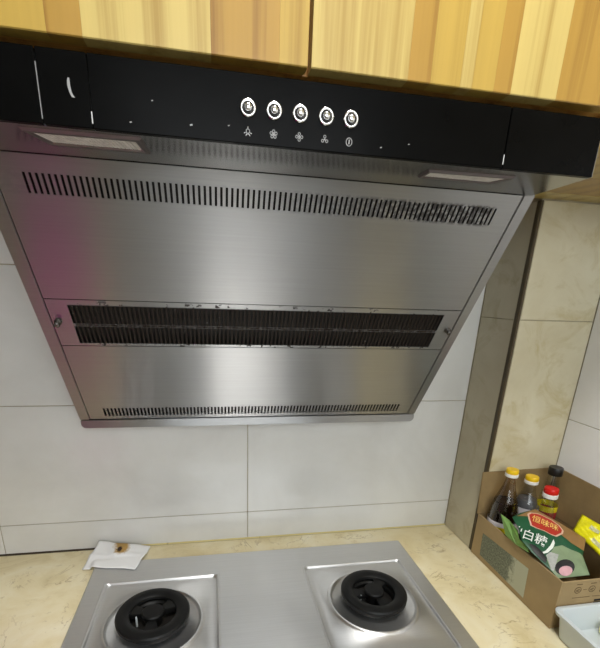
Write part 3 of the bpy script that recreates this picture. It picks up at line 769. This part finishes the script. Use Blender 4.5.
curved_print('picture', oval((.1068, .1180), (.0098, -.0105), (-.0040, -.0105)), 'face_print', .0018, bag)
# light green end seal, folded up toward the camera over the box edge
fl = [(.5846, -.2150, .1570), (.5918, -.2350, .1520), (.5906, -.2671, .1450), (.5771, -.2911, .1380), (.5827, -.3136, .1320), (.5792, -.3218, .1240), (.5782, -.2854, .1200), (.5808, -.2470, .1200)]
nrm = Vector((-.85, -.1, .5)).normalized()*.0010
MB().prism([Vector(p)+nrm for p in fl], [Vector(p)-nrm for p in fl]).build('end_seal', 'green_light', bag)

# ------------------------------------------------------------------ yellow bag, tray, soap
yb = thing('yellow_bag', (.745, -.30, .02), 'bright yellow crumpled plastic bag at the right side of the box', 'bag')
P4 = [Vector((.7525, -.2669, .1750)), Vector((.7131, -.2904, .1500)), Vector((.7180, -.3720, .1270)), Vector((.7700, -.3500, .1660))]
def ypt(a, b, sgn):
    p = P4[0]*(1-a)*(1-b)+P4[1]*(1-a)*b+P4[3]*a*(1-b)+P4[2]*a*b
    n = Vector((-.45, -.6, .66)).normalized(); bl = (math.sin(math.pi*a)*math.sin(math.pi*b))**.5 if 0 < a < 1 and 0 < b < 1 else 0
    return p+n*sgn*(.010*bl)+n*(.0022*math.sin(17*a+9*b)*bl+.0016*math.sin(31*b-12*a)*bl)
mb = MB()
for s in (1, -1): mb.loft([[ypt(i/20, j/16, s) for i in range(21)] for j in range(17)], close=False)
mb.build('pouch', 'bag_yellow', yb, smooth=True)
mb = MB()
for a0, b0, a1, b1 in ((.30, .30, .55, .48), (.50, .70, .80, .85)):
    mb.loft([[ypt(a0+(a1-a0)*i/8, b0+(b1-b0)*j/6, 1)+Vector((-.45, -.6, .66)).normalized()*.0008 for i in range(9)] for j in range(7)], close=False)
mb.build('print_patch', 'bag_silver', yb, smooth=True)

TX0, TX1, TY0, TY1, TZ = .5730, .7700, -.565, -.4135, .060
tr = thing('plastic_tray', ((TX0+TX1)/2, (TY0+TY1)/2, 0), 'white plastic tray with rolled rim in front of the cardboard box', 'tray')
def lo(ins, r, z): return rrect(TX0+ins, TX1-ins, TY0+ins, TY1-ins, r, z)
smooth_angle(MB().loft([lo(.014, .016, .0006), lo(.011, .018, .004), lo(.005, .018, TZ-.008), lo(.0005, .016, TZ-.0075), lo(-.0005, .016, TZ-.001), lo(.001, .016, TZ), lo(.007, .016, TZ), lo(.009, .016, TZ-.003), lo(.014, .018, .006), lo(.018, .016, .0035)], True, True, True).build('tub', 'white_plastic', tr), 50)
sp_ = MB().box((.672, -.474, .0040), (.735, -.434, .030)).build('soap_bar', 'cream', bevel=.005, seg=3)
tag(sp_, 'cream-coloured soap bar lying inside the white tray', 'soap')

# ------------------------------------------------------------------ pale floor mat, added out of view to brighten the hood reflection
mt_ = MB().box((-.12, -1.75, ZF+.0045), (.20, -.80, ZF+.014)).build('reflection_mat', 'mat_white', bevel=.004)
tag(mt_, 'off-white floor mat added out of view to put a bright band in the hood reflection', 'mat')
# ------------------------------------------------------------------ dark bin, added out of view to darken the hood reflection
tb = thing('reflection_bin', (.60, -.80, ZF+.004), 'dark grey bin added out of view to darken the right of the hood reflection', 'bin')
def bl(x, r, z): return rrect(.60-x, .60+x, -.80-x, -.80+x, r, z)
smooth_angle(MB().loft([bl(.125, .04, ZF+.0045), bl(.13, .04, ZF+.01), bl(.155, .05, ZF+.60)], True, True, False).build('bin_body', 'bin_grey', tb), 50)
smooth_angle(MB().loft([bl(.160, .05, ZF+.60), bl(.160, .05, ZF+.625), bl(.13, .05, ZF+.66), bl(.06, .03, ZF+.675)], True, True, True).build('bin_lid', 'bin_grey', tb), 50)
# ------------------------------------------------------------------ pink basin, added out of view for the magenta glow in the hood
pb = thing('reflection_basin', (-.495, -.510, 0), 'magenta basin added out of view to tint the hood reflection', 'basin')
smooth_angle(MB().lathe([(.068, .0006), (.074, .004), (.098, .095), (.106, .097), (.106, .101), (.096, .101), (.070, .008), (.002, .006)], (-.495, -.510, 0), n=48, cap0=True).build('bowl', 'pink', pb), 50)
for o in bpy.data.objects:
    if '_w' in o: del o['_w']
